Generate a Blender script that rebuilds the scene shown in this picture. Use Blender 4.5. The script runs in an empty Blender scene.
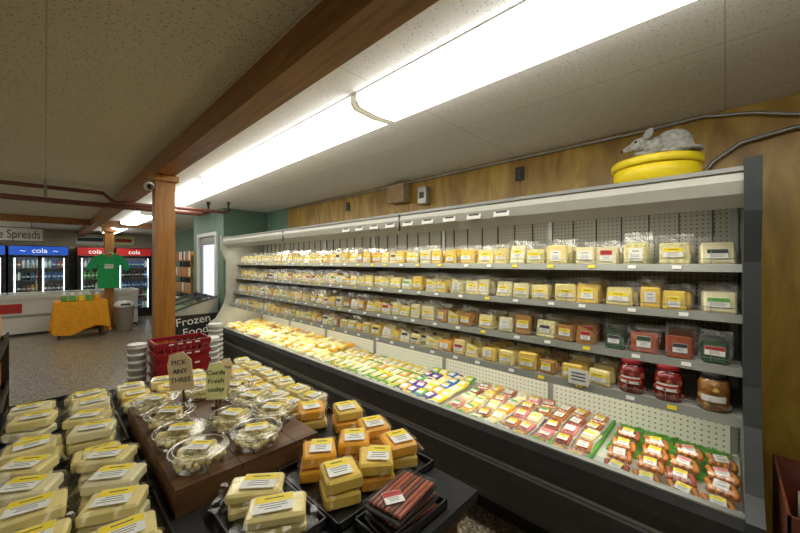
import bpy, bmesh, math, random
from mathutils import Matrix, Vector
R=random.Random(11)
S=bpy.context.scene
# ------------------------------------------------------------ materials
def newmat(name):
    m=bpy.data.materials.new(name); m.use_nodes=True
    nt=m.node_tree; b=nt.nodes['Principled BSDF']
    return m,nt,b
def P(name,col,rough=.5,metal=0.,var=.12,scale=15.,bump=0.,emit=0.,ecol=None,stretch=None,coat=0.):
    m,nt,b=newmat(name)
    tc=nt.nodes.new('ShaderNodeTexCoord'); n=nt.nodes.new('ShaderNodeTexNoise')
    n.inputs['Scale'].default_value=scale; n.inputs['Detail'].default_value=4
    nt.links.new(tc.outputs['Object'],n.inputs['Vector'])
    r=nt.nodes.new('ShaderNodeValToRGB')
    r.color_ramp.elements[0].position=.3; r.color_ramp.elements[1].position=.7
    r.color_ramp.elements[0].color=[c*(1-var) for c in col]+[1]
    r.color_ramp.elements[1].color=[min(1,c*(1+var)) for c in col]+[1]
    nt.links.new(n.outputs['Fac'],r.inputs[0]); nt.links.new(r.outputs[0],b.inputs['Base Color'])
    b.inputs['Roughness'].default_value=rough; b.inputs['Metallic'].default_value=metal; b.inputs['Coat Weight'].default_value=coat
    if bump:
        bp=nt.nodes.new('ShaderNodeBump'); bp.inputs['Strength'].default_value=bump; bp.inputs['Distance'].default_value=.01
        nt.links.new(n.outputs['Fac'],bp.inputs['Height']); nt.links.new(bp.outputs[0],b.inputs['Normal'])
    if emit:
        b.inputs['Emission Color'].default_value=list(ecol or col)+[1]; b.inputs['Emission Strength'].default_value=emit
    return m
def plastic(name,tint=(1,1,1),op=.05,k=.3,rough=.12):
    m=bpy.data.materials.new(name); m.use_nodes=True; nt=m.node_tree; nt.nodes.clear()
    o=nt.nodes.new('ShaderNodeOutputMaterial'); t=nt.nodes.new('ShaderNodeBsdfTransparent'); t.inputs[0].default_value=list(tint)+[1]
    g=nt.nodes.new('ShaderNodeBsdfGlossy'); g.inputs['Color'].default_value=(1,1,1,1); g.inputs['Roughness'].default_value=rough
    lw=nt.nodes.new('ShaderNodeLayerWeight'); lw.inputs[0].default_value=.2
    a=nt.nodes.new('ShaderNodeMath'); a.operation='MULTIPLY_ADD'; a.inputs[1].default_value=k; a.inputs[2].default_value=op
    mx=nt.nodes.new('ShaderNodeMixShader')
    nt.links.new(lw.outputs['Fresnel'],a.inputs[0]); nt.links.new(a.outputs[0],mx.inputs[0])
    nt.links.new(t.outputs[0],mx.inputs[1]); nt.links.new(g.outputs[0],mx.inputs[2]); nt.links.new(mx.outputs[0],o.inputs[0])
    return m
def wood(name,c1,c2,axis=(1,1,1),rough=.4,scale=6):
    m,nt,b=newmat(name)
    tc=nt.nodes.new('ShaderNodeTexCoord'); mp=nt.nodes.new('ShaderNodeMapping'); mp.inputs['Scale'].default_value=axis
    n=nt.nodes.new('ShaderNodeTexNoise'); n.inputs['Scale'].default_value=scale; n.inputs['Detail'].default_value=8; n.inputs['Distortion'].default_value=1.2
    r=nt.nodes.new('ShaderNodeValToRGB'); r.color_ramp.elements[0].position=.32; r.color_ramp.elements[1].position=.68
    r.color_ramp.elements[0].color=list(c1)+[1]; r.color_ramp.elements[1].color=list(c2)+[1]
    nt.links.new(tc.outputs['Object'],mp.inputs[0]); nt.links.new(mp.outputs[0],n.inputs['Vector']); nt.links.new(n.outputs['Fac'],r.inputs[0]); nt.links.new(r.outputs[0],b.inputs['Base Color'])
    bp=nt.nodes.new('ShaderNodeBump'); bp.inputs['Strength'].default_value=.12; bp.inputs['Distance'].default_value=.01
    nt.links.new(n.outputs['Fac'],bp.inputs['Height']); nt.links.new(bp.outputs[0],b.inputs['Normal'])
    b.inputs['Roughness'].default_value=rough
    return m
def dots(name,base,dark,scale,thr,rnd=1.,rough=.8,bump=.3,seam=0):
    m,nt,b=newmat(name)
    tc=nt.nodes.new('ShaderNodeTexCoord'); v=nt.nodes.new('ShaderNodeTexVoronoi'); v.inputs['Scale'].default_value=scale; v.inputs['Randomness'].default_value=rnd
    nt.links.new(tc.outputs['Object'],v.inputs['Vector'])
    r=nt.nodes.new('ShaderNodeValToRGB'); r.color_ramp.elements[0].position=thr*.7; r.color_ramp.elements[1].position=thr
    r.color_ramp.elements[0].color=list(dark)+[1]; r.color_ramp.elements[1].color=list(base)+[1]
    nt.links.new(v.outputs['Distance'],r.inputs[0])
    out=r.outputs[0]
    if seam:
        sp=nt.nodes.new('ShaderNodeSeparateXYZ'); nt.links.new(tc.outputs['Object'],sp.inputs[0])
        prev=None
        for ax,s in (('X',seam),('Y',seam*2)):
            d=nt.nodes.new('ShaderNodeMath'); d.operation='DIVIDE'; d.inputs[1].default_value=s; nt.links.new(sp.outputs[ax],d.inputs[0])
            f=nt.nodes.new('ShaderNodeMath'); f.operation='FRACT'; nt.links.new(d.outputs[0],f.inputs[0])
            l=nt.nodes.new('ShaderNodeMath'); l.operation='LESS_THAN'; l.inputs[1].default_value=.005/s; nt.links.new(f.outputs[0],l.inputs[0])
            if prev is None: prev=l
            else:
                mxx=nt.nodes.new('ShaderNodeMath'); mxx.operation='MAXIMUM'; nt.links.new(prev.outputs[0],mxx.inputs[0]); nt.links.new(l.outputs[0],mxx.inputs[1]); prev=mxx
        mix=nt.nodes.new('ShaderNodeMix'); mix.data_type='RGBA'
        nt.links.new(prev.outputs[0],mix.inputs[0]); nt.links.new(out,mix.inputs[6]); mix.inputs[7].default_value=[c*.7 for c in base]+[1]
        out=mix.outputs[2]
    nt.links.new(out,b.inputs['Base Color'])
    bp=nt.nodes.new('ShaderNodeBump'); bp.inputs['Strength'].default_value=bump; bp.inputs['Distance'].default_value=.005
    nt.links.new(r.outputs[0],bp.inputs['Height']); nt.links.new(bp.outputs[0],b.inputs['Normal'])
    b.inputs['Roughness'].default_value=rough
    return m
def terrazzo():
    m,nt,b=newmat('terrazzo_floor')
    tc=nt.nodes.new('ShaderNodeTexCoord'); v=nt.nodes.new('ShaderNodeTexVoronoi'); v.inputs['Scale'].default_value=75
    nt.links.new(tc.outputs['Object'],v.inputs['Vector'])
    sp=nt.nodes.new('ShaderNodeSeparateColor'); nt.links.new(v.outputs['Color'],sp.inputs[0])
    r=nt.nodes.new('ShaderNodeValToRGB'); cr=r.color_ramp; cr.interpolation='CONSTANT'
    cr.elements[0].position=0; cr.elements[0].color=(.09,.07,.045,1); cr.elements[1].position=.2; cr.elements[1].color=(.25,.205,.135,1)
    for p,c in ((.45,(.18,.14,.09,1)),(.7,(.35,.30,.22,1)),(.9,(.54,.50,.41,1))):
        e=cr.elements.new(p); e.color=c
    nt.links.new(sp.outputs[0],r.inputs[0]); nt.links.new(r.outputs[0],b.inputs['Base Color'])
    b.inputs['Roughness'].default_value=.3
    return m
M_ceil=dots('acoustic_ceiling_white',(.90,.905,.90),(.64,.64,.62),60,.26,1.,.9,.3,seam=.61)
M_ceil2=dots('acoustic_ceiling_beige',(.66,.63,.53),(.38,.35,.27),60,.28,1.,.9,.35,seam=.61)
M_floor=terrazzo()
M_osb=wood('varnished_plywood',(.27,.14,.018),(.54,.35,.06),(1.,1.,.3),.35,6)
M_teal=P('teal_paint',(.15,.25,.19),.6)
M_cream=P('cream_wall',(.5,.45,.34),.7)
M_beam=wood('beam_wood',(.19,.072,.016),(.36,.155,.036),(6,.5,6),.4,4)
M_post=wood('post_wood',(.34,.135,.023),(.50,.23,.045),(6,6,.5),.35,4)
M_crate=wood('crate_wood',(.07,.03,.012),(.17,.08,.03),(.6,6,6),.5,5)
M_white=P('white_enamel',(.75,.76,.73),.35,var=.04)
M_shelf=P('shelf_enamel',(.50,.50,.46),.4,var=.05)
M_canopy=P('canopy_enamel',(.50,.50,.44),.35,var=.05)
M_perf_shaded=dots('perforated_panel_shaded',(.50,.49,.42),(.16,.16,.14),42,.22,0.,.4,.2)  # upper case back: shade under the canopy put into a greyer base
M_perf_lit=dots('perforated_panel_lit',(.86,.85,.76),(.25,.25,.22),34,.20,0.,.4,.2)  # same panel lower down, shelf-lamp brightness painted in as a lighter base
M_black=P('black_plastic',(.018,.018,.02),.38,var=.2)
M_cloth=P('black_cloth',(.02,.02,.022),.8,var=.3)
M_body=P('dark_case_body',(.026,.025,.025),.4,var=.2)
M_grey=P('grey_metal',(.42,.43,.42),.35,.6,var=.06)
M_dgrey=P('dark_grey_paint',(.05,.055,.06),.4)
M_rail=P('price_rail',(.28,.29,.26),.4,.3,var=.06)
M_lamp=P('fluorescent_diffuser',(1,1,1),.4,emit=7.,ecol=(1,.975,.86),var=.01)
M_lampside=P('fluorescent_diffuser_side',(.9,.9,.85),.4,emit=4.5,ecol=(1,.98,.90),var=.01)
M_lampend=P('diffuser_end',(.7,.7,.62),.4,emit=.25,ecol=(1,.95,.75),var=.01)
M_tube=P('case_lamp_tube',(1,1,1),.4,emit=4.,ecol=(1,.98,.88),var=.01)
M_wrap=plastic('clear_wrap',op=.07,k=.3,rough=.22); M_bag=plastic('clear_bag',op=.035,k=.3,rough=.18); M_glass=plastic('door_glass',(.9,.95,.95),op=.03,rough=.03)
M_tub=plastic('clear_tub',op=.03,k=.35,rough=.1); M_rim=plastic('clear_tub_rim',op=.30,k=.4,rough=.15); M_jar=plastic('jar_glass',op=.05,k=.8,rough=.04)
CH=[P('white_cheddar',(.95,.81,.36),.4,var=.06,coat=.3),P('colby_yellow',(.94,.66,.13),.4,var=.08,coat=.3),P('orange_cheddar',(.95,.46,.035),.4,var=.07,coat=.3),
    P('cream_swiss',(.95,.87,.56),.4,var=.05,coat=.3),P('smoked_brown',(.50,.24,.06),.45,var=.15,coat=.3),P('pepper_jack',(.86,.74,.38),.45,var=.3,scale=60)]
M_lab=P('white_label',(.84,.84,.80),.5,var=.03); M_yel=P('yellow_label',(.92,.72,.02),.5,var=.04); M_ink=P('label_ink',(.06,.06,.07),.6)
M_pink=P('pink_label',(.80,.28,.28),.5,var=.06); M_red=P('red_label',(.50,.03,.025),.5); M_green=P('green_label',(.14,.45,.07),.5); M_purple=P('purple_label',(.10,.05,.32),.5); M_blue=P('blue_label',(.04,.16,.5),.5)
M_dkgreen=P('dark_green_label',(.03,.10,.05),.4)
M_saus=P('sausage_orange',(.62,.22,.04),.35,var=.2,scale=40); M_salami=P('salami_red',(.44,.10,.05),.4,var=.3,scale=60); M_jerky=P('jerky_brown',(.14,.035,.018),.4,var=.3)
M_foam=P('foam_tray',(.80,.79,.74),.6,var=.03)
M_wheel=P('yellow_wax',(.90,.70,.02),.4,var=.05); M_plush=P('grey_plush',(.34,.34,.32),.95,var=.35,scale=50,bump=.4)
M_redpl=P('red_plastic',(.32,.012,.018),.35); M_orange=P('orange_cloth',(.88,.38,.012),.7,var=.1); M_shirt=P('green_cloth',(.02,.42,.13),.8)
M_card=P('tan_card',(.88,.70,.46),.7); M_ycard=P('lime_card',(.88,.90,.42),.7); M_pipe=P('brown_pipe',(.14,.045,.03),.4); M_cond=P('conduit',(.35,.36,.36),.4,.7)
M_beige=P('beige_plastic',(.42,.33,.20),.5); M_cardb=P('cardboard',(.42,.27,.13),.8)
M_day=P('daylight_pane',(.8,.9,1),.3,emit=.9,ecol=(.75,.88,1.),var=.03)
M_hb=P('blue_header',(.02,.08,.45),.4,emit=.6,ecol=(.02,.10,.55)); M_hr=P('red_header',(.4,.02,.02),.4,emit=.3,ecol=(.6,.03,.03))
M_hw=P('lit_lettering',(.9,.9,.9),.4,emit=.7)
M_cool=P('cooler_lamp',(1,1,1),.4,emit=3.5,ecol=(.85,.95,1))
M_pickle=P('pickled_egg',(.45,.20,.05),.3,var=.4,scale=40); M_redj=P('red_preserve',(.30,.02,.02),.15,var=.4,scale=50,coat=.5)
# ------------------------------------------------------------ mesh builder
_t=bmesh.new(); bmesh.ops.create_cube(_t,size=2); bmesh.ops.bevel(_t,geom=_t.edges[:],offset=.5,segments=1,affect='EDGES')
_t.verts.index_update(); RBV=[tuple(v.co) for v in _t.verts]; RBF=[[v.index for v in f.verts] for f in _t.faces]; _t.free()
def T(x,y,z): return Matrix.Translation((x,y,z))
def RZ(a): return Matrix.Rotation(a,4,'Z')
def RY(a): return Matrix.Rotation(a,4,'Y')
def RX(a): return Matrix.Rotation(a,4,'X')
I4=Matrix.Identity(4)
class MB:
    def __init__(s): s.v=[];s.f=[];s.m=[];s.sm=[];s.mats=[]
    def mi(s,mat):
        if mat not in s.mats: s.mats.append(mat)
        return s.mats.index(mat)
    def add(s,vs,fs,mat,M=I4,smooth=False):
        o=len(s.v); s.v+=[tuple(M@Vector(v)) for v in vs]; k=s.mi(mat)
        for f in fs: s.f.append([i+o for i in f]); s.m.append(k); s.sm.append(smooth)
    def box(s,x0,x1,y0,y1,z0,z1,mat,M=I4):
        vs=[(x,y,z) for x in (x0,x1) for y in (y0,y1) for z in (z0,z1)]
        s.add(vs,[(0,1,3,2),(4,6,7,5),(0,4,5,1),(2,3,7,6),(0,2,6,4),(1,5,7,3)],mat,M)
    def cbox(s,sx,sy,sz,mat,M=I4): s.box(-sx/2,sx/2,-sy/2,sy/2,-sz/2,sz/2,mat,M)
    def rbox(s,sx,sy,sz,r,mat,M=I4):
        h=(sx/2,sy/2,sz/2); vs=[]
        for c in RBV: vs.append(tuple(math.copysign(h[i] if abs(c[i])>.9 else h[i]-r,c[i]) for i in range(3)))
        s.add(vs,RBF,mat,M)
    def lathe(s,prof,mat,M=I4,n=20,smooth=True):
        vs=[];fs=[]
        for r,z in prof:
            for k in range(n):
                a=2*math.pi*k/n; vs.append((r*math.cos(a),r*math.sin(a),z))
        for i in range(len(prof)-1):
            for k in range(n):
                a=i*n+k;b=i*n+(k+1)%n; fs.append((a,b,b+n,a+n))
        if prof[0][0]>1e-4: fs.append(tuple(range(n-1,-1,-1)))
        if prof[-1][0]>1e-4: fs.append(tuple((len(prof)-1)*n+k for k in range(n)))
        s.add(vs,fs,mat,M,smooth)
    def ring(s,r,t,z,mat,M=I4,n=32):
        prof=[(r,z-t),(r+t,z),(r,z+t),(r-t,z),(r,z-t)]; vs=[];fs=[]
        for q,zz in prof:
            for k in range(n):
                a=2*math.pi*k/n; vs.append((q*math.cos(a),q*math.sin(a),zz))
        for i in range(4):
            for k in range(n):
                a=i*n+k;b=i*n+(k+1)%n; fs.append((a,b,b+n,a+n))
        s.add(vs,fs,mat,M,True)
    def cap(s,r,L,mat,M=I4,n=8):
        s.lathe([(.001,-L/2),(r*.7,-L/2+r*.3),(r,-L/2+r),(r,L/2-r),(r*.7,L/2-r*.3),(.001,L/2)],mat,M,n)
    def prism(s,pts,y0,y1,mat,M=I4):
        n=len(pts); vs=[(x,y0,z) for x,z in pts]+[(x,y1,z) for x,z in pts]
        fs=[tuple(range(n)),tuple(range(2*n-1,n-1,-1))]+[(i,i+n,(i+1)%n+n,(i+1)%n) for i in range(n)]
        s.add(vs,fs,mat,M)
    def tube(s,pts,r,mat,n=8):
        pts=[Vector(p) for p in pts]; vs=[];fs=[]
        for i,p in enumerate(pts):
            d=(pts[min(i+1,len(pts)-1)]-pts[max(i-1,0)]).normalized()
            u=d.cross(Vector((0,0,1)))
            if u.length<.01: u=d.cross(Vector((1,0,0)))
            u.normalize(); w=d.cross(u)
            rr=r[i] if isinstance(r,list) else r
            for k in range(n):
                a=2*math.pi*k/n; vs.append(tuple(p+u*math.cos(a)*rr+w*math.sin(a)*rr))
        for i in range(len(pts)-1):
            for k in range(n):
                a=i*n+k;b=i*n+(k+1)%n; fs.append((a,b,b+n,a+n))
        fs.append(tuple(range(n-1,-1,-1))); fs.append(tuple((len(pts)-1)*n+k for k in range(n)))
        s.add(vs,fs,mat,I4,True)
    def build(s,name,parent=None,dy=0.):
        me=bpy.data.meshes.new(name); me.from_pydata(s.v,[],s.f)
        for m in s.mats: me.materials.append(m)
        me.polygons.foreach_set('material_index',s.m); me.polygons.foreach_set('use_smooth',s.sm); me.update()
        bm=bmesh.new(); bm.from_mesh(me); bmesh.ops.recalc_face_normals(bm,faces=bm.faces); bm.to_mesh(me); bm.free()
        o=bpy.data.objects.new(name,me); S.collection.objects.link(o); o.location.y=dy
        if parent: o.parent=parent
        return o
def text(name,body,size,mat,M,parent,ext=.001,align='CENTER'):
    c=bpy.data.curves.new(name,'FONT'); c.body=body; c.size=size; c.extrude=ext; c.align_x=align; c.align_y='CENTER'; c.materials.append(mat)
    o=bpy.data.objects.new(name,c); S.collection.objects.link(o); o.matrix_world=M
    if parent: o.parent=parent
    return o
FM=RX(math.pi/2)
def lab(mb,w,h,M,band=None,lines=True):
    mb.cbox(w,h,.0012,M_lab,M)
    if band: mb.cbox(w*.98,h*.42,.0018,band,M@T(0,h*.26,0))
    if lines:
        for k in range(3): mb.cbox(w*R.uniform(.4,.75),h*.03,.0018,M_ink,M@T(0,-h*(.04+.13*k),0))
        mb.cbox(w*.5,h*.06,.0022,M_ink,M@T(0,h*.28,0))
# ------------------------------------------------------------ room
XW=2.65; H=2.455
mb=MB(); mb.box(-4,XW,-3,13.3,-.1,0,M_floor); mb.build('floor')
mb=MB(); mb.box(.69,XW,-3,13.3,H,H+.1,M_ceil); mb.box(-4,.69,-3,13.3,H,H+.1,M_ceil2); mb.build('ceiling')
mb=MB(); mb.box(XW,XW+.1,-3,5.0,0,H,M_osb); mb.box(XW,XW+.1,5.0,13.3,0,H,M_teal)
for y in (-1.2,1.2,2.42,3.64,4.86): mb.box(XW-.004,XW,y-.003,y+.003,0,H,M_beam)
mb.build('wall_right')
mb=MB(); mb.box(-4.1,-4,-3,13.3,0,H,M_cream); mb.build('wall_left')
mb=MB(); mb.box(-4,XW,13.3,13.4,0,H,M_cream); mb.build('wall_back')
mb=MB(); mb.box(-4,XW,-3.1,-3,0,H,M_cream); mb.build('wall_front')
mb=MB(); mb.box(2.01,XW,5.74,5.80,0,H,M_teal)
mb.box(1.95,2.01,5.74,5.99,0,H,M_teal); mb.box(1.95,2.01,7.01,7.3,0,H,M_teal); mb.box(1.95,2.01,5.99,7.01,2.11,H,M_teal); mb.box(2.01,XW,7.24,7.3,0,H,M_teal)
mb.build('wall_vestibule')
mb=MB(); mb.box(1.92,2.02,6.0,6.06,0,2.1,M_white); mb.box(1.92,2.02,6.94,7.0,0,2.1,M_white); mb.box(1.92,2.02,6.06,6.94,2.04,2.1,M_white)
mb.box(1.96,2.0,6.06,6.94,0,.95,M_grey); mb.box(1.96,2.0,6.06,6.2,.95,2.04,M_grey); mb.box(1.96,2.0,6.8,6.94,.95,2.04,M_grey); mb.box(1.96,2.0,6.2,6.8,1.9,2.04,M_grey)
mb.box(1.975,1.985,6.2,6.8,.95,1.9,M_day); mb.lathe([(.012,-.05),(.025,-.04),(.03,0),(.001,.02)],M_grey,T(1.93,6.14,1.0)@RY(-math.pi/2))
mb.build('door_1')
mb=MB(); mb.box(.625,.75,-3,13.3,2.32,H,M_beam); mb.build('trim_1')
mb=MB(); mb.box(.62,.76,3.36,3.48,.0,2.27,M_post); mb.box(.60,.78,3.34,3.50,0,.1,M_post); mb.box(.60,.78,3.33,3.51,2.27,2.318,M_post); mb.build('wooden_post')
mb=MB(); mb.box(.97,1.14,10.6,10.76,0,2.32,M_post); mb.box(.95,1.16,10.58,10.78,0,.1,M_post); mb.box(.93,1.18,10.55,10.8,2.32,H-.001,M_beam); mb.build('wooden_post')
mb=MB(); mb.box(-4,.62,9.2,9.32,2.33,H,M_beam); mb.box(.755,2.1,9.2,9.32,2.33,H,M_beam); mb.build('trim_2')
mb=MB()
mb.tube([(-4,5.1,2.38),(.45,5.1,2.38),(.55,5.1,2.29),(.9,5.1,2.29),(1.0,5.1,2.30),(1.75,5.1,2.30),(1.8,5.1,2.33),(1.8,5.1,2.45)],.022,M_pipe); mb.tube([(-4,5.3,2.27),(1.5,5.3,2.27),(1.6,5.3,2.3),(1.6,5.3,2.45)],.03,M_pipe)
for x in (-3,-1.5,0):
    mb.box(x-.012,x+.012,5.08,5.12,2.36,H,M_grey); mb.box(x-.012,x+.012,5.28,5.32,2.25,H,M_grey)
mb.build('ceiling_pipe')
def fixture(x,y0,y1):
    mb=MB(); w=.145
    prof=[(-w,2.41),(-w*.85,2.387),(0,2.378),(w*.85,2.387),(w,2.41)]
    mb.prism([(x+a,b) for a,b in prof],y0+.012,y1-.012,M_lamp)
    for s in (-1,1): mb.box(x+s*w-.002,x+s*w+.002,y0+.012,y1-.012,2.41,2.448,M_lampside)
    pe=[(-w,2.448),(-w,2.41),(-w*.85,2.385),(0,2.375),(w*.85,2.385),(w,2.41),(w,2.448)]
    for yy in (y0-.006,y1-.012): mb.prism([(x+a*1.01,b) for a,b in pe],yy,yy+.018,M_lampend)
    mb.box(x-w*1.02,x+w*1.02,y0,y1,2.448,H,M_white)
    mb.build('fluorescent_ceiling_light')
for y0 in (-1.07,1.38,3.83): fixture(1.23,y0,y0+2.42)
fixture(1.23,7.0,9.1); fixture(1.23,10.2,12.4)  # last fixture is an addition to brighten the hanging sign and shop end
for y0 in (-1.5,): fixture(-2.0,y0,y0+2.2)  # unseen fixture, added out of frame to light the room
for y0 in (3.2,6.7,9.9): fixture(-1.2,y0,y0+2.2)  # more out-of-frame fixtures, added to brighten the sign and back area
# wall services
mb=MB()
mb.tube([(2.63,5.0,2.43),(2.63,3.2,2.425),(2.63,1.2,2.43),(2.63,.35,2.43),(2.63,.1,2.44),(2.62,-.1,2.4),(2.62,-.3,2.33),(2.62,-1.2,2.3)],.010,M_cond)
mb.tube([(2.55,.13,1.985),(2.60,.11,2.08),(2.62,.05,2.17),(2.62,-.06,2.25),(2.62,-.25,2.28),(2.62,-1.2,2.26)],.012,M_cond)
mb.build('electrical_conduit')
mb=MB(); mb.rbox(.12,.24,.19,.01,M_beige,T(2.59,2.5,2.32)); mb.cbox(.004,.18,.13,M_cardb,T(2.529,2.5,2.32)); 
for k in range(6): mb.cbox(.006,.17,.004,M_beige,T(2.526,2.5,2.265+.022*k))
mb.build('wall_speaker')
mb=MB(); mb.rbox(.08,.11,.17,.006,M_grey,T(2.61,2.17,2.26)); mb.cbox(.01,.05,.06,M_dgrey,T(2.568,2.17,2.26)); mb.build('junction_box')
for y,z in ((1.2,2.31),(3.45,2.3)):
    mb=MB(); mb.rbox(.012,.07,.11,.003,M_black,T(2.643,y,z)); mb.rbox(.01,.03,.03,.003,M_dgrey,T(2.636,y,z+.02)); mb.rbox(.01,.03,.03,.003,M_dgrey,T(2.636,y,z-.025)); mb.build('power_outlet')
mb=MB(); mb.rbox(.04,.06,.04,.005,M_white,T(.598,3.40,2.22)); mb.cap(.032,.1,M_white,T(.575,3.35,2.21)@RX(1.3),12); mb.lathe([(.001,0),(.022,.002),(.024,.01)],M_black,T(.575,3.30,2.195)@RX(1.3),12); mb.build('security_camera')
# ------------------------------------------------------------ display case
L=5.65; DY=-.05; C=T(0,0,-.03)
mb=MB()
mb.box(2.50,2.62,0,L,.93,1.935,M_perf_shaded); mb.box(2.50,2.62,0,L,.19,.93,M_perf_lit); mb.box(1.92,2.62,0,L,1.965,2.0,M_canopy,C)
mb.prism([(1.90,2.0),(1.885,1.95),(1.90,1.90),(1.95,1.85),(1.965,1.86),(1.93,1.91),(1.93,2.0)],0,L,M_canopy,C)
mb.prism([(1.965,1.86),(1.965,1.89),(2.12,1.93),(2.12,1.90)],0,L,M_dgrey,C)
mb.prism([(2.12,1.90),(2.12,1.93),(2.5,1.965),(2.5,1.95)],0,L,M_canopy,C)
mb.box(1.886,1.894,0,L,1.988,2.006,M_grey,C)
for k in range(9):
    mb.cbox(.004,.10,.045,M_lab,C@T(1.889,1.02+.19*k,1.925)@RY(.25)); mb.cbox(.005,.07,.008,M_ink,C@T(1.887,1.02+.19*k,1.93)@RY(.25))
for y in (1.87,3.73): mb.box(1.884,1.9,y-.003,y+.003,1.87,2.0,M_dgrey,C)
mb.tube([(2.05,.05,1.855),(2.05,L-.05,1.855)],.012,M_tube)
mb.prism([(1.82,.19),(1.76,.28),(1.74,.40),(1.745,.46),(1.765,.48),(1.745,.50),(1.73,.56),(1.735,.63),(1.75,.66),(1.79,.665),(1.80,.575),(2.5,.575),(2.5,.19)],0,L,M_body)
mb.box(1.757,1.764,0,L,.472,.488,M_grey); mb.box(1.752,1.788,0,L,.662,.670,M_grey)
mb.box(1.97,2.6,0.01,L-.01,0,.19,M_black)
mb.box(1.80,2.5,0,L,.575,.585,M_white)
mb.prism([(1.795,.585),(1.795,.69),(1.80,.69),(1.80,.585)],0,L,M_glass)
SH=[(2.12,1.585),(2.09,1.365),(2.06,1.14),(2.0,.945)]
for i,(xf,z) in enumerate(SH):
    mb.box(xf,2.5,0,L,z-.02,z,M_shelf)
    mb.prism([(xf-.02,z-.030),(xf-.008,z+.006),(xf,z+.006),(xf,z-.030)],0,L,M_rail)
    mb.box(xf+.02,xf+.045,0,L,z-.030,z-.02,M_grey)
    for k in range(7):
        y=.02+k*(L-.04)/6; mb.prism([(xf+.05,z-.03),(2.5,z-.09),(2.5,z-.02),(xf+.05,z-.02)],y-.004,y+.004,M_white)
    yy=.1
    while yy<1.7:
        mb.tube([(xf+.005,yy,z+.002),(xf+.005,yy,z+.06),(xf+.2,yy,z+.085),(2.48,yy,z+.085)],.0018,M_grey,5); yy+=.155
    mb.tube([(xf+.003,.02,z+.03),(xf+.003,L-.02,z+.03)],.0018,M_grey,5)
    for k in range(26): mb.cbox(.002,.035,.018,R.choice([M_lab,M_lab,M_yel]),T(xf-.017,.2+k*.205+R.uniform(-.03,.03),z-.010)@RY(.32))
mb.tube([(2.07,.05,.914),(2.07,L-.05,.914)],.009,M_tube)
for k in range(7):
    y=.02+k*(L-.04)/6; mb.box(2.485,2.5,y-.015,y+.015,.6,1.92,M_grey)
for k in range(40): mb.box(2.492,2.5,.1+k*.14,.106+k*.14,1.66,1.91,M_dgrey)
ep=[(2.63,0),(1.97,0),(1.80,.19),(1.72,.33),(1.71,.68),(1.80,.74),(1.92,.95),(1.95,1.1),(1.95,1.6),(1.88,1.80),(1.87,2.005),(2.63,2.005)]
mb.prism(ep,-.05,0,M_dgrey); mb.prism(ep,L,L+.05,M_canopy)
mb.build('refrigerated_display_case',dy=DY)
def pkg(mb,x,y,z,w,h,t,cheese,band,lean=.12,yaw=0):
    M=T(x,y,z)@RZ(yaw)@RY(lean)
    hb=h*R.uniform(.78,.92)
    if R.random()<.18: # wedge
        mb.prism([(-w*.5,0),(w*.5,0),(w*.42,hb),(-w*.5,hb*.65)],-t/2,t/2,cheese,M@RZ(math.pi/2))
    else: mb.rbox(t,w,hb,.007,cheese,M@T(0,0,hb/2))
    vs=[];fs=[]
    for a in range(5):
        for b in range(5):
            u=-.5+a/4; v=b/4; vs.append((-t/2-.003+R.uniform(-.003,.001),u*(w+.028),v*(h*1.12)))
    for a in range(4):
        for b in range(4): q=a*5+b; fs.append((q,q+1,q+6,q+5))
    mb.add(vs,fs,M_wrap,M)
    lw=R.uniform(.52,.8)
    LM=M@T(-t/2-.0065,R.uniform(-.05,.05)*w,hb*R.uniform(.42,.56))@RZ(-math.pi/2)@RX(math.pi/2)
    lab(mb,w*lw,h*R.uniform(.34,.5),LM,band)
for i,(xf,z) in enumerate(SH):
    mb=MB(); y=.08 if i<3 else .53
    hmax=[.14,.13,.13,.115][i]
    while y<L-.08:
        w=R.uniform(.08,.122); h=hmax*R.uniform(.78,1.0)
        wt=[.45,.34,.12,.25,.05,.18] if i!=2 else [.4,.3,.14,.25,.10,.15]
        ch=R.choices(CH,wt)[0]
        band=R.choices([M_yel,None,M_ink,M_red,M_green],[.68,.18,.05,.04,.05])[0]
        if i==2 and y<1.05: ch=R.choice([CH[4],M_dkgreen,M_salami,CH[5],CH[2]]); band=R.choice([M_red,M_ink,M_dkgreen,M_yel])
        tt=R.uniform(.03,.048)
        for d in range(4):
            xx=xf+.04+d*.075
            if xx<2.44: pkg(mb,xx,y+R.uniform(-.01,.01),z+.002,w,h*(1 if d==0 else R.uniform(.9,1.12)),tt,ch,band,R.uniform(.03,.25),R.uniform(-.15,.15))
        y+=w+R.uniform(.014,.045) if y<2 else w+R.uniform(.002,.03)
    mb.build('packaged_cheese',dy=DY)
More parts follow.
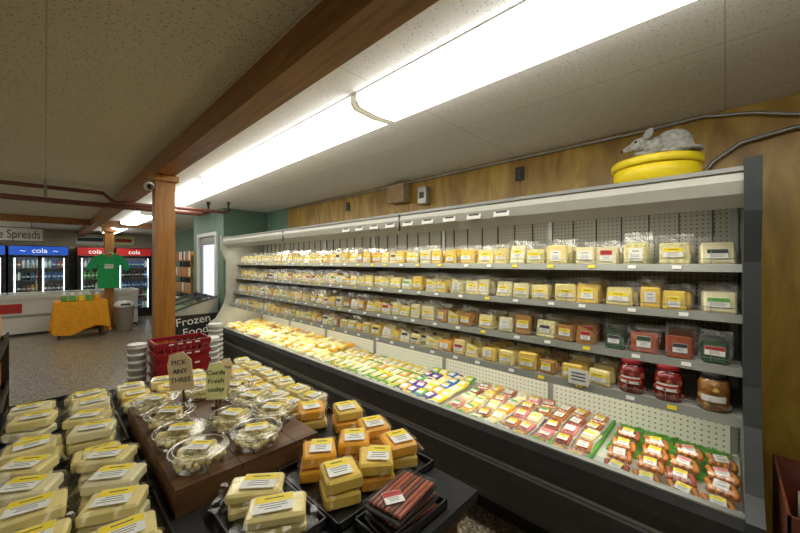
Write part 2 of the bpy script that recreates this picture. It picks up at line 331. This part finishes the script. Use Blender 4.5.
for y,cont,lidm in ((.395,M_redj,M_redpl),(.25,M_redj,M_redpl),(.09,M_pickle,M_black)):
    mb=MB(); M=T(2.065,y,.947)@Matrix.Diagonal((1.13,1.13,1.1,1))
    mb.lathe([(.001,.003),(.045,.003),(.0485,.012),(.0485,.098),(.041,.118),(.034,.120)],cont,M)
    mb.lathe([(.047,.0),(.0515,.01),(.0515,.10),(.043,.124),(.037,.13)],M_jar,M)
    mb.lathe([(.001,.128),(.04,.128),(.041,.131),(.041,.146),(.038,.149),(.001,.149)],lidm,M,24)
    vs=[];fs=[]
    for k in range(13):
        a=math.pi-.75+1.5*k/12
        for zz in (.04,.075): vs.append((.0525*math.cos(a),.0525*math.sin(a),zz))
    for k in range(12): fs.append((2*k,2*k+2,2*k+3,2*k+1))
    if cont is M_redj:
        mb.add([(v[0],v[1],.045+(v[2]-.04)*.9) for v in vs],fs,M_lab,M); mb.add([(v[0]*1.008,v[1]*1.008,.058+(v[2]-.04)*.3) for v in vs],fs,M_red,M)
        for k in range(10):
            a=math.pi-1.3+.29*k; mb.lathe([(.001,-.016),(.011,-.01),(.014,0),(.010,.012),(.001,.016)],M_salami,M@T(.041*math.cos(a),.041*math.sin(a),.022+.03*(k%3)),8)
    else:
        for k in range(10):
            a=math.pi-1.3+.29*k; mb.lathe([(.001,-.018),(.013,-.01),(.016,0),(.011,.012),(.001,.018)],CH[1] if k%2 else CH[4],M@T(.037*math.cos(a),.037*math.sin(a),.025+.03*(k%3)),8)
        mb.add([(v[0],v[1],.04+(v[2]-.04)*.7) for v in vs],fs,M_lab,M)
    mb.build('preserve_jar',dy=DY)
mb=MB()
mb.cbox(.003,.10,.08,M_lab,T(1.972,.62,.985)); 
for k in range(3): mb.cbox(.004,.07,.006,M_ink,T(1.971,.62,1.005-.018*k))
mb.tube([(1.976,.62,.92),(1.976,.62,.98)],.003,M_grey,6); mb.build('price_sign',dy=DY)
ZD=.586
mb=MB()
mb.box(2.10,2.48,.03,.52,ZD,ZD+.010,M_green)
for k in range(60): mb.cbox(.05,.006,.018,M_green,T(R.uniform(2.3,2.45),R.uniform(.06,.5),ZD+.018)@RZ(R.uniform(0,3))@RY(R.uniform(-.4,.4)))
for j in range(4):
    for i in range(4):
        x=1.88+i*.105+R.uniform(-.01,.01); y=.068+j*.122+R.uniform(-.008,.01); z=ZD+.026+(i*.014)
        cc=R.choice([M_saus,M_saus,M_saus,M_salami])
        for k in range(4):
            mb.tube([(x+.045*math.cos(a),y-.04+k*.026+.008*math.sin(a*2),z+.018*math.sin(a)) for a in [t*.5 for t in range(0,7)]],.0115,cc,7)
        lab(mb,.05,.045,T(x-.01,y,z+.031)@RY(-.25)@RZ(-math.pi/2+R.uniform(-.3,.3)),R.choice([M_pink,M_yel,None,M_yel]))
        mb.rbox(.10,.10,.045,.012,M_wrap,T(x,y,z+.01))
mb.build('smoked_sausage',dy=DY)
mb=MB()
y=.60
while y<1.46:
    meat=R.random()<.6
    for i in range(5):
        x=1.86+i*.118; z=ZD+.012+i*.008+R.uniform(0,.01); w=.08
        M=T(x,y+R.uniform(-.008,.008),z)@RZ(R.uniform(-.25,.25))@RY(-.15)
        mb.rbox(.12,w,.012,.004,M_foam,M)
        if meat and R.random()<.8:
            c=R.choice([M_salami,M_saus,M_saus,M_pink])
            for k in range(4): mb.cap(.0105,.100,c,M@T(0,-w*.34+k*w*.23,.014)@RY(math.pi/2),8)
        else: mb.rbox(.10,w*.85,.026,.005,R.choice([CH[0],CH[3],CH[1],CH[3],CH[2]]),M@T(0,0,.014))
        mb.rbox(.118,w+.004,.030,.006,M_wrap,M@T(0,0,.015))
        lab(mb,.052,.05,M@T(-.012,0,.032)@RZ(-math.pi/2),R.choice([M_pink,M_yel,M_yel,None,M_green]) if y<1.1 else R.choice([M_yel,None,M_green,M_yel]))
    y+=w+.018
for yy in (.555,.75,.95,1.145,1.34): mb.box(1.82,2.46,yy-.010,yy+.004,ZD,ZD+.028,M_green)
mb.build('packaged_meat',dy=DY)
mb=MB(); y=1.54
while y<1.9:
    for i in range(6):
        x=1.86+i*.10; M=T(x,y,ZD+.022+i*.008)@RZ(R.uniform(-.4,.4))@RY(-.2)
        mb.rbox(.10,.08,.025,.008,R.choice([M_purple,M_blue,M_purple,CH[0],M_green,M_yel,CH[2]]),M); lab(mb,.05,.05,M@T(0,0,.014)@RZ(-math.pi/2),R.choice([M_yel,M_pink,M_purple,None]),False)
    y+=.085
mb.build('snack_pouch',dy=DY)
mb=MB(); y=1.98
while y<3.05:
    for i in range(4):
        x=1.88+i*.15; M=T(x,y,ZD+.016+i*.006)@RZ(R.uniform(-.12,.12))@RY(-.1)
        cc=R.choice([CH[0],CH[3],CH[3],CH[2],CH[1]])
        for k in range(3): mb.cap(.011,.13,cc,M@T(0,-.026+k*.026,.006)@RY(math.pi/2),8)
        mb.cbox(.02,.08,.003,R.choice([M_green,M_lab,M_yel,M_yel]),M@T(.045,0,.018)); mb.cbox(.05,.04,.002,M_lab,M@T(-.015,0,.018))
        mb.rbox(.142,.084,.03,.006,M_wrap,M@T(0,0,.006))
    y+=.095
for k in range(11): mb.box(1.81,2.46,1.935+k*.095,1.943+k*.095,ZD,ZD+.035,M_green)
mb.build('string_cheese',dy=DY)
mb=MB(); y=3.14
while y<L-.06:
    for i in range(6):
        for lv in range(2):
            if lv and R.random()<.35: continue
            x=1.86+i*.105; M=T(x,y+R.uniform(-.01,.01),ZD+.02+lv*.036+i*.004)@RZ(R.uniform(-.4,.4))@RY(R.uniform(-.2,0))
            mb.rbox(.095,.085,.034,.006,R.choices(CH,[.4,.3,.16,.3,.03,.2])[0],M)
            if R.random()<.7: lab(mb,.055,.045,M@T(0,0,.018)@RZ(-math.pi/2),R.choice([M_yel,None]),False)
    y+=.10
mb.build('cheese_wedge',dy=DY)
# cheese wheel + plush mouse
mb=MB(); M=T(2.10,.255,1.977)@Matrix.Diagonal((.81,.81,1,1))
mb.lathe([(.001,0),(.200,0),(.214,.008),(.218,.05),(.214,.078),(.205,.083)],M_wheel,M,48)
mb.lathe([(.001,.083),(.222,.083),(.23,.09),(.23,.112),(.222,.12),(.001,.122)],M_wheel,M,48); mb.build('cheese_wheel')
bm=bmesh.new()
def ell(c,s,rz=0,ry=0):
    bmesh.ops.create_icosphere(bm,subdivisions=3,radius=1,matrix=T(*c)@RZ(rz)@RX(ry)@Matrix.Diagonal((s[0],s[1],s[2],1)))
ell((0,-.045,.062),(.062,.075,.062)); ell((0,.02,.055),(.045,.06,.045),0,-.3); ell((0,.085,.066),(.036,.042,.036),0,-.15); ell((0,.125,.054),(.019,.036,.018),0,-.3)
for sx in (-1,1):
    ell((sx*.045,.075,.012),(.016,.05,.013),-sx*.25); ell((sx*.056,-.06,.03),(.026,.05,.034)); ell((sx*.068,-.015,.011),(.016,.04,.012),-sx*.2)
me=bpy.data.meshes.new('plush_mouse'); bm.to_mesh(me); bm.free(); me.materials.append(M_plush)
mo=bpy.data.objects.new('plush_mouse',me); S.collection.objects.link(mo); mo.location=(2.03,.222,2.100); mo.rotation_euler=(0,0,.35)
rm=mo.modifiers.new('r','REMESH'); rm.mode='VOXEL'; rm.voxel_size=.005; rm.use_smooth_shade=True
sm=mo.modifiers.new('s','SMOOTH'); sm.iterations=3
mb=MB()
for sx in (-1,1):
    mb.lathe([(.001,-.004),(.020,-.004),(.028,.0),(.026,.005),(.012,.001),(.001,-.001)],M_plush,T(sx*.034,.060,.108)@RZ(-sx*.5)@RX(math.pi/2+.2),16)
    mb.lathe([(.001,-.006),(.005,-.003),(.006,0),(.004,.004),(.001,.005)],M_black,T(sx*.029,.108,.078),10)
mb.lathe([(.001,-.008),(.007,-.003),(.008,0),(.006,.005),(.001,.008)],M_black,T(0,.160,.045),10)
mb.tube([(0,-.11,.03),(-.03,-.14,.014),(-.07,-.13,.010),(-.10,-.09,.010),(-.115,-.04,.008)],[.012,.010,.009,.008,.005],M_plush)
for sx in (-1,1):
    for k in (-1,0,1): mb.tube([(sx*.012,.145,.05),(sx*.045,.155,.05+k*.012)],.0008,M_black,4)
mb.build('ears_face_tail',mo)
# ------------------------------------------------------------ display table
mb=MB(); ZT=.925
mb.box(-.14,.885,.53,2.35,ZT-.03,ZT,M_cloth)
mb.box(-.12,.865,.55,2.33,ZT-.07,ZT-.03,M_crate)
for x in (-.09,.82):
    for y in (.60,2.29): mb.box(x-.025,x+.025,y-.025,y+.025,0,ZT-.07,M_crate)
mb.box(-.1,.75,.70,2.31,.25,.28,M_crate)
mb.build('display_table')
mb=MB()
X0,X1,Y0,Y1=.235,.665,1.04,1.78
for k in range(5):
    a=X0+(X1-X0)*k/5; mb.box(a+.001,a+(X1-X0)/5-.001,Y0,Y1,.982,1.0,M_crate)
mb.box(X0,X1,Y0,Y0+.02,ZT+.001,.982,M_crate); mb.box(X0,X1,Y1-.02,Y1,ZT+.001,.982,M_crate); mb.box(X0,X0+.02,Y0+.02,Y1-.02,ZT+.001,.982,M_crate); mb.box(X1-.02,X1,Y0+.02,Y1-.02,ZT+.001,.982,M_crate)
mb.build('wooden_riser')
def tub(x,y,z,r=.079,rz=0):
    mb=MB(); M=T(x,y,z)@RZ(rz)
    mb.lathe([(r*.80,.001),(r*.84,.006),(r*.95,.042),(r*1.0,.044),(r*.99,.044)],M_tub,M,40)
    mb.ring(r*1.0,.0035,.046,M_rim,M,40); mb.ring(r*.86,.0022,.052,M_rim,M,40)
    vs=[(0,0,.052)]+[(r*.98*math.cos(k*math.pi/20),r*.98*math.sin(k*math.pi/20),.050) for k in range(40)]
    mb.add(vs,[(0,1+k,1+(k+1)%40) for k in range(40)],M_tub,M)
    for k in range(110):
        a=R.uniform(0,6.28); q=r*.76*math.sqrt(R.random()); 
        mb.rbox(R.uniform(.013,.026),R.uniform(.011,.015),R.uniform(.011,.014),.003,R.choice([CH[0],CH[3],CH[3],CH[3]]),M@T(q*math.cos(a),q*math.sin(a),R.uniform(.010,.038))@RZ(R.uniform(0,6))@RX(R.uniform(-.5,.5)))
    lab(mb,.066,.05,M@T(0,0,.055)@RZ(R.uniform(-1.2,-.4)),M_yel)
    mb.build('cheese_curd_tub')
for x,y in ((.318,1.135),(.312,1.305),(.32,1.485),(.31,1.67),(.485,1.125),(.60,1.245),(.472,1.30),(.59,1.42),(.585,1.60),(.475,1.70)): tub(x,y,1.0)
def card(x,y,z0,z1,w,mat,lines,rz,name='price_sign',tilt=0):
    mb=MB(); M=T(x,y,z0)@RZ(rz)@RY(tilt)
    h=z1-z0
    mb.box(-.004,.004,-.002,.002,.0,h*.5,M_crate,M); 
    c=[(-w/2,h*.35),(w/2,h*.33),(w*.5,h*.85),(w*.2,h),(-w*.35,h*.97),(-w/2,h*.8)]
    mb.prism([(a,b) for a,b in c],-.004,-.001,mat,M)
    mb.box(-.03,.03,-.02,.02,0.002,.006,M_crate,M)
    o=mb.build(name)
    for k,t in enumerate(lines): text('lettering',t,h*.12,M_ink,M@T(0,-.006,h*(.82-.15*k))@FM,o,.0005)
card(.395,1.59,1.0,1.235,.095,M_card,['PICK','ANY','THREE'],-.75,tilt=-.12); card(.455,1.415,1.0,1.215,.07,M_ycard,['Curds','Fresh','today'],-.5)
card(.50,1.52,1.0,1.20,.05,M_card,['new'],-.3,tilt=.15)
def bag(mb,x,y,z,sx,sy,sz,rz,cheese,band=M_yel,ml=.03,tilt=0):
    M=T(x,y,z)@RZ(rz)@RY(tilt)
    mb.rbox(sx,sy,sz,.006,cheese,M@T(0,0,sz/2+.002))
    n,m=11,9; vs=[];fs=[]
    for i in range(n):
        for j in range(m):
            u=-1+2*i/(n-1); v=-1+2*j/(m-1); px=u*(sx/2+ml); py=v*(sy/2+ml*.8)
            ins=abs(px)<sx/2+.004 and abs(py)<sy/2+.004
            zz=sz+.004+R.uniform(0,.002) if ins else R.uniform(.004,sz*.6)
            vs.append((px+R.uniform(-.004,.004),py+R.uniform(-.004,.004),zz))
    for i in range(n-1):
        for j in range(m-1): a=i*m+j; fs.append((a,a+1,a+m+1,a+m))
    mb.add(vs,fs,M_bag,M,False)
    lab(mb,sx*.66,sy*.74,M@T(R.uniform(-.01,.01),0,sz+.008)@RZ(R.uniform(-.15,.15)),band)
def tray(mb,x0,x1,y0,y1,z,h=.025):
    mb.box(x0,x1,y0,y1,z,z+.004,M_black); t=.005
    mb.box(x0,x1,y0,y0+t,z,z+h,M_black); mb.box(x0,x1,y1-t,y1,z,z+h,M_black); mb.box(x0,x0+t,y0,y1,z,z+h,M_black); mb.box(x1-t,x1,y0,y1,z,z+h,M_black)
ZC=ZT+.002
def trayobj(*a):
    mb=MB(); tray(mb,*a); mb.build('black_tray')
for y in (.82,1.20,1.58,1.96): trayobj(-.12,.215,y,y+.36,ZC)
mb=MB()
for r in range(10):
    y=.93+r*.14
    for c,x in enumerate((-.035,.125)):
        nl=2 if R.random()<.8 and r<9 else 1
        for lv in range(nl):
            bag(mb,x+R.uniform(-.012,.012),y+R.uniform(-.012,.012)+(.03 if c else 0),ZC+.006+lv*.038,.122,.090,.033,R.uniform(-.3,.3)-.3,R.choice([CH[0],CH[0],CH[0],CH[3]]),M_yel,.016)
mb.build('bagged_cheese')
trayobj(.50,.88,.69,1.01,ZC); trayobj(.69,.88,1.03,1.28,ZC)
mb=MB()
for x,y in ((.755,1.22),(.845,1.11),(.60,.93),(.725,.905),(.835,.93),(.575,.79),(.70,.77),(.815,.79)):
    for lv in range(2):
        bag(mb,x+R.uniform(-.008,.008),y,ZC+.006+lv*.042,.10,.105,.037,-.55+R.uniform(-.2,.2),CH[2] if R.random()<.7 else CH[1],M_yel,.014)
mb.build('bagged_cheese')
trayobj(.30,.495,.73,1.0,ZC)
mb=MB()
for x,y in ((.40,.93),(.40,.81)):
    for lv in range(2): bag(mb,x,y,ZC+.006+lv*.032,.14,.085,.027,-.5+R.uniform(-.2,.2),CH[0],M_yel,.03)
mb.build('bagged_cheese')
mb=MB()
for r in range(7):
    for c in range(2):
        for lv in range(2):
            bag(mb,.735+c*.11,1.36+r*.135+R.uniform(-.01,.01),ZC+lv*.036,.085,.095,.03,R.uniform(-.3,.3),R.choice([CH[0],CH[1],CH[0],CH[3],CH[1]]),M_yel,.012)
mb.build('bagged_cheese')
mb=MB()
for r in range(3):
    for c in range(3): bag(mb,.30+c*.14,1.90+r*.14,ZC+.0,.11,.09,.045,R.uniform(-.3,.3),R.choice([CH[0],CH[1],CH[3]]),M_yel,.012)
mb.build('bagged_cheese')
trayobj(.54,.76,.55,.68,ZC); trayobj(.02,.28,.60,.80,ZC)
mb=MB()
for lv in range(3):
    M=T(.65,.615,ZC+.012+lv*.022)@RZ(.12*lv-.1)
    mb.rbox(.18,.11,.008,.003,M_black,M)
    for k in range(8): mb.cap(.006,.16,R.choice([M_jerky,M_jerky,M_salami]),M@T(0,-.045+k*.013,.010)@RY(math.pi/2),7)
    if lv==2: mb.rbox(.18,.114,.022,.004,M_wrap,M@T(0,0,.008)); lab(mb,.05,.045,M@T(-.04,0,.021)@RZ(-.6),M_red)
mb.build('beef_stick_pack')
# ------------------------------------------------------------ baskets, buckets
mb=MB(); bx,by=.68,2.88
for k in range(12):
    z=.02+k*.075; top=z+.20; w,d=.165,.12; wb,db=.14,.095
    for s in (-1,1):
        mb.box(bx+s*w-.006,bx+s*w+.006,by-d,by+d,top-.03,top,M_redpl); mb.box(bx-w,bx+w,by+s*d-.006,by+s*d+.006,top-.03,top,M_redpl)
    if k in (0,11):
        for s in (-1,1):
            for q in range(9):
                t=-1+q*.25
                mb.tube([(bx+t*w,by+s*d,top-.02),(bx+t*wb,by+s*db,z)],.005,M_redpl,5); mb.tube([(bx+s*w,by+t*d,top-.02),(bx+s*wb,by+t*db,z)],.005,M_redpl,5)
            mb.tube([(bx-w*.93,by+s*d*.93,z+.1),(bx+w*.93,by+s*d*.93,z+.1)],.006,M_redpl,5)
        mb.box(bx-wb,bx+wb,by-db,by+db,z-.002,z+.004,M_redpl)
    else:
        for s in (-1,1): mb.box(bx-w*.95,bx+w*.95,by+s*d*.95-.003,by+s*d*.95+.003,top-.08,top-.03,M_redpl); mb.box(bx+s*w*.95-.003,bx+s*w*.95+.003,by-d*.95,by+d*.95,top-.08,top-.03,M_redpl)
    for q in range(4): mb.cbox(.030,.002,.010,M_lab,T(bx-.08+q*.053,by-.128,top-.015))
mb.build('shopping_basket_stack')
def buckets(x,y,n,r=.075,pitch=.05,h=.2,z=0):
    mb=MB(); M=T(x,y,z)
    mb.lathe([(.001,0),(r*.85,0),(r*.95,h),(r*1.04,h),(r*1.04,h+.02),(r*.98,h+.02)],M_white,M,24)
    for k in range(1,n):
        zz=h+k*pitch; mb.lathe([(r*.93,zz-pitch+.021),(r*.95,zz),(r*1.04,zz),(r*1.04,zz+.02),(r*.97,zz+.02)],M_white,M,24)
    zz=h+(n-1)*pitch+.02; mb.lathe([(r*1.05,zz),(r*1.06,zz+.012),(r*.9,zz+.014),(.001,zz+.012)],M_white,M,24)
    mb.tube([(x+r*1.03*math.cos(a),y+r*1.03*math.sin(a),z+h*.95-.06*abs(math.sin(a))) for a in [q*.35+math.pi for q in range(10)]],.003,M_grey,5)
    mb.build('plastic_bucket_stack')
buckets(.44,2.95,17,.055); buckets(1.0,3.30,15,.08); buckets(1.28,4.0,15,.07)
mb=MB()
mb.box(1.28,1.90,5.85,6.9,.06,.80,M_black); mb.box(1.30,1.88,5.88,6.87,0,.06,M_dgrey)
mb.prism([(1.28,.80),(1.28,.86),(1.90,1.05),(1.90,.80)],5.85,5.88,M_grey); mb.prism([(1.28,.80),(1.28,.86),(1.90,1.05),(1.90,.80)],6.87,6.9,M_grey)
mb.prism([(1.29,.855),(1.29,.86),(1.89,1.04),(1.89,1.03)],5.88,6.87,M_glass); mb.box(1.87,1.90,5.88,6.87,.80,1.05,M_black)
for y in (5.85,6.37,6.87): mb.prism([(1.28,.85),(1.28,.875),(1.90,1.065),(1.90,1.04)],y,y+.03,M_dgrey)
for k in range(5):
    for j in range(3): mb.rbox(.16,.17,.05,.008,R.choice([M_lab,M_lab,M_blue,M_green,M_yel]),T(1.40+j*.18,6.0+k*.18,.825)@RZ(R.uniform(-.2,.2)))
fz=mb.build('chest_freezer')
text('lettering','Frozen',.17,M_lab,T(1.56,5.846,.71)@FM@RZ(.08),fz); text('lettering','Foods',.17,M_lab,T(1.62,5.846,.55)@FM@RZ(.08),fz)
# ------------------------------------------------------------ back of shop
mb=MB()
mb.box(-1.6,1.65,10.95,11.75,.06,.80,M_white); mb.box(-1.58,1.63,10.97,11.73,0,.06,M_dgrey)
mb.box(-1.62,1.67,10.92,10.99,.80,.90,M_white); mb.box(-1.62,1.67,11.71,11.78,.80,.90,M_white); mb.box(-1.62,-1.55,10.99,11.71,.80,.90,M_white); mb.box(1.60,1.67,10.99,11.71,.80,.90,M_white)
mb.box(-1.55,1.6,10.99,11.71,.875,.885,M_glass); 
for x in (-.6,.4): mb.box(x-.02,x+.02,10.99,11.71,.87,.90,M_grey)
mb.box(-1.6,1.65,10.945,10.95,.40,.46,M_grey); mb.box(-.75,-.35,10.942,10.95,.5,.7,M_red)
for k in range(18): mb.rbox(.14,.3,.04,.01,R.choice([M_lab,M_blue,M_pink,CH[1],M_red]),T(-1.45+k*.17,11.3,.825))
mb.build('chest_freezer')
def cooler(x0,x1,hm,label,nd):
    mb=MB(); y=12.45; yb=13.2; zt=1.98
    mb.box(x0,x1,yb-.04,yb,.0,zt,M_white); mb.box(x0,x0+.04,y,yb-.04,0,zt,M_black); mb.box(x1-.04,x1,y,yb-.04,0,zt,M_black); mb.box(x0,x1,y,yb,zt,zt+.03,M_black); mb.box(x0+.04,x1-.04,y,yb-.04,0,.15,M_black)
    mb.box(x0+.01,x1-.01,y-.03,y,1.78,zt+.01,hm)
    w=(x1-x0-.08)/nd
    for d in range(nd):
        a=x0+.04+d*w; b=a+w
        mb.box(a,a+.035,y-.03,y,.15,1.76,M_black); mb.box(b-.035,b,y-.03,y,.15,1.76,M_black); mb.box(a,b,y-.03,y,.15,.21,M_black); mb.box(a,b,y-.03,y,1.71,1.77,M_black)
        mb.box(a+.035,b-.035,y-.018,y-.012,.21,1.71,M_glass); mb.tube([(b-.06,y-.05,.8),(b-.06,y-.05,1.2)],.01,M_grey,6)
        mb.tube([(a+.06,y+.04,.25),(a+.06,y+.04,1.7)],.012,M_cool)
    mb.tube([(x1-.08,y+.04,.25),(x1-.08,y+.04,1.7)],.012,M_cool)
    mb.box(x0+.08,x1-.08,y+.05,y+.08,1.72,1.75,M_cool)
    cols=[M_blue,M_red,M_green,M_lab,M_lab,M_jerky,M_orange,M_salami,M_black,M_blue]
    for s in range(5):
        z=.25+s*.30; mb.box(x0+.04,x1-.04,y+.05,yb-.04,z-.012,z,M_grey)
        xx=x0+.1; c=R.choice(cols)
        while xx<x1-.08:
            if R.random()<.4: c=R.choice(cols)
            mb.lathe([(.001,0),(.03,0),(.032,.02),(.032,.13),(.012,.18),(.012,.2),(.001,.2)],c,T(xx,y+.12,z),8); mb.lathe([(.033,.06),(.033,.10)],M_lab,T(xx,y+.12,z),8); xx+=.075
    o=mb.build('beverage_cooler')
    text('lettering',label,.17,M_hw,T((x0+x1)/2,y-.034,1.88)@FM,o)
cooler(-1.75,-.66,M_hb,'cola',2); cooler(-.62,.42,M_hb,'~  cola  ~',2); cooler(.58,1.30,M_hr,'cola',1); cooler(1.38,2.2,M_hr,'cola',1)
mb=MB(); mb.box(-2.2,-.04,10.4,10.43,2.03,2.30,M_lab); mb.box(-2.22,-.02,10.395,10.435,2.02,2.035,M_ink); mb.box(-2.22,-.02,10.395,10.435,2.295,2.31,M_ink)
n=10
mb.prism([(-1.1+.9*math.cos(math.pi*k/n),2.31+.12*math.sin(math.pi*k/n)) for k in range(n+1)],10.4,10.43,M_lab)
for x in (-2.0,-.2): mb.tube([(x,10.415,2.30),(x,10.415,H)],.006,M_black)
o=mb.build('hanging_sign'); text('lettering','Cheese Spreads',.24,M_ink,T(-.07,10.393,2.16)@FM@Matrix.Diagonal((.62,1,1,1)),o,align='RIGHT')
mb=MB(); zt=.76
mb.box(.16,.90,9.80,10.35,zt-.03,zt,M_crate)
for x in (.2,.86):
    for y in (9.84,10.31): mb.box(x-.02,x+.02,y-.02,y+.02,0,zt-.03,M_crate)
vs=[];fs=[]; per=[]
N=80
for k in range(N):
    t=k/N*4; s=int(t); u=t-s
    per.append([(.12+.82*u,9.76),(.94,9.76+.63*u),(.94-.82*u,10.39),(.12,10.39-.63*u)][s])
cx,cy=.53,10.07
for lv in range(4):
    for k,(x,y) in enumerate(per):
        f=1+.035*lv*(1+.8*math.sin(k*1.1)); vs.append((cx+(x-cx)*f,cy+(y-cy)*f,zt+.008-[0,.2,.4,.6+.08*math.sin(k*.31)][lv]))
for lv in range(3):
    for k in range(N): fs.append((lv*N+k,lv*N+(k+1)%N,(lv+1)*N+(k+1)%N,(lv+1)*N+k))
fs.append(tuple(range(N)))
mb.add(vs,fs,M_orange)
mb.build('tablecloth_table')
mb=MB()
for k in range(5):
    for j in range(2):
        mb.rbox(.10,.1,.12,.02,R.choice([M_yel,M_orange,CH[1],M_green]),T(.27+k*.13,9.95+j*.18,zt+.07)); mb.rbox(.06,.06,.04,.01,M_lab,T(.27+k*.13,9.95+j*.18,zt+.15))
mb.build('snack_bag_display')
mb=MB(); SM=T(1.03,10.48,1.0)@Matrix.Diagonal((.95,1,1.06,1))
body=[(-.20,0),(-.1,-.01),(.1,-.01),(.20,0),(.21,.52),(.32,.36),(.42,.44),(.30,.66),(.12,.76),(.07,.70),(0,.675),(-.07,.70),(-.12,.76),(-.30,.66),(-.42,.44),(-.32,.36),(-.21,.52)]
mb.prism(body,-.045,.045,M_shirt,SM)
mb.cbox(.16,.004,.10,M_lab,T(1.03,10.432,1.50)); mb.cbox(.12,.006,.015,M_green,T(1.03,10.431,1.51))
mb.tube([(.80,10.48,1.70),(1.05,10.48,1.83),(1.30,10.48,1.70)],.008,M_grey); mb.tube([(1.05,10.48,1.83),(1.05,10.48,1.88),(1.05,10.598,1.88)],.006,M_grey)
mb.build('t_shirt')
mb=MB(); mb.lathe([(.001,0),(.15,0),(.19,.55),(.205,.55),(.205,.58),(.2,.6),(.14,.68),(.001,.70)],M_white,T(1.28,10.2,0),28); mb.box(1.19,1.37,9.995,10.01,.60,.64,M_dgrey); mb.build('trash_can')
mb=MB()
for y in (8.3,10.9):
    for x in (2.18,2.6): mb.box(x-.02,x+.02,y-.02,y+.02,0,1.75,M_post)
for k in range(5):
    z=.2+k*.36; mb.box(2.16,2.62,8.28,10.92,z-.02,z,M_post)
    y=8.36
    while y<10.85: mb.rbox(.14,.11,.2,.01,R.choice([CH[4],M_saus,M_lab,M_cardb,M_beige,M_jerky]),T(2.28,y,z+.1)); y+=.13
mb.build('wooden_shelf_rack')
mb=MB(); mb.box(.6,1.2,13.27,13.3,2.1,2.4,M_lab); mb.box(.62,1.18,13.265,13.27,2.2,2.3,M_ink); mb.build('wall_poster')
mb=MB(); mb.box(1.4,1.9,13.27,13.3,2.12,2.38,M_ycard); mb.box(1.45,1.85,13.265,13.27,2.2,2.3,M_red); mb.build('wall_poster')
mb=MB(); x0,x1,y0,y1=1.62,2.1,-.62,-.14; zt=.80
mb.box(x0,x1,y0,y1,0,.5,M_cardb)
for a in ((x0,x0+.008,y0,y1),(x1-.008,x1,y0,y1),(x0,x1,y0,y0+.008),(x0,x1,y1-.008,y1)): mb.box(*a,.5,zt,M_jerky)
mb.box(x0-.002,x0,y0+.05,y1-.05,.55,.7,M_red)
for k in range(3):
    for j in range(3): mb.rbox(.13,.12,.2,.015,R.choice([M_lab,M_black,M_blue]),T(x0+.09+j*.145,y0+.08+k*.14,.61)@RZ(R.uniform(-.1,.1)))
mb.build('cardboard_display_box')
mb=MB(); mb.box(-.75,-.15,2.5,3.1,0,.06,M_black); mb.box(-.72,-.68,2.5,3.1,.06,1.3,M_black)
for k in range(4):
    z=.3+k*.28; mb.box(-.7,-.15,2.5,3.1,z-.015,z,M_black); mb.box(-.16,-.15,2.5,3.1,z,z+.04,M_black)
    for j in range(4): mb.rbox(.3,.12,.17,.02,R.choice([M_orange,M_orange,M_yel,M_black]),T(-.33,2.58+j*.145,z+.086))
for y in (2.5,3.08): mb.box(-.7,-.15,y,y+.02,.06,1.16,M_black)
mb.build('snack_rack')
# ------------------------------------------------------------ lamps
def area(name,loc,sx,sy,power,rot,col=(1,.95,.78)):
    l=bpy.data.lights.new(name,'AREA'); l.shape='RECTANGLE'; l.size=sx; l.size_y=sy; l.energy=power; l.color=col
    o=bpy.data.objects.new(name,l); S.collection.objects.link(o); o.location=loc; o.rotation_euler=rot
area('case_canopy_lamp',(2.03,2.8,1.84),.04,5.4,8,(0,-.35,0))
area('case_shelf_lamp',(2.07,2.8,.898),.04,5.4,9,(0,-.4,0))
w=bpy.data.worlds.new('w'); S.world=w; w.use_nodes=True; w.node_tree.nodes['Background'].inputs[0].default_value=(.8,.85,.9,1); w.node_tree.nodes['Background'].inputs[1].default_value=.3
cam=bpy.data.cameras.new('camera'); co=bpy.data.objects.new('camera',cam); S.collection.objects.link(co)
co.location=(0,0,1.6); co.rotation_euler=(math.pi/2,0,math.radians(-46.2)); cam.sensor_width=36; cam.lens=15.3; cam.shift_y=-.0056; cam.clip_start=.03
S.camera=co
S.view_settings.view_transform='Standard'; S.view_settings.look='None'; S.view_settings.exposure=.12
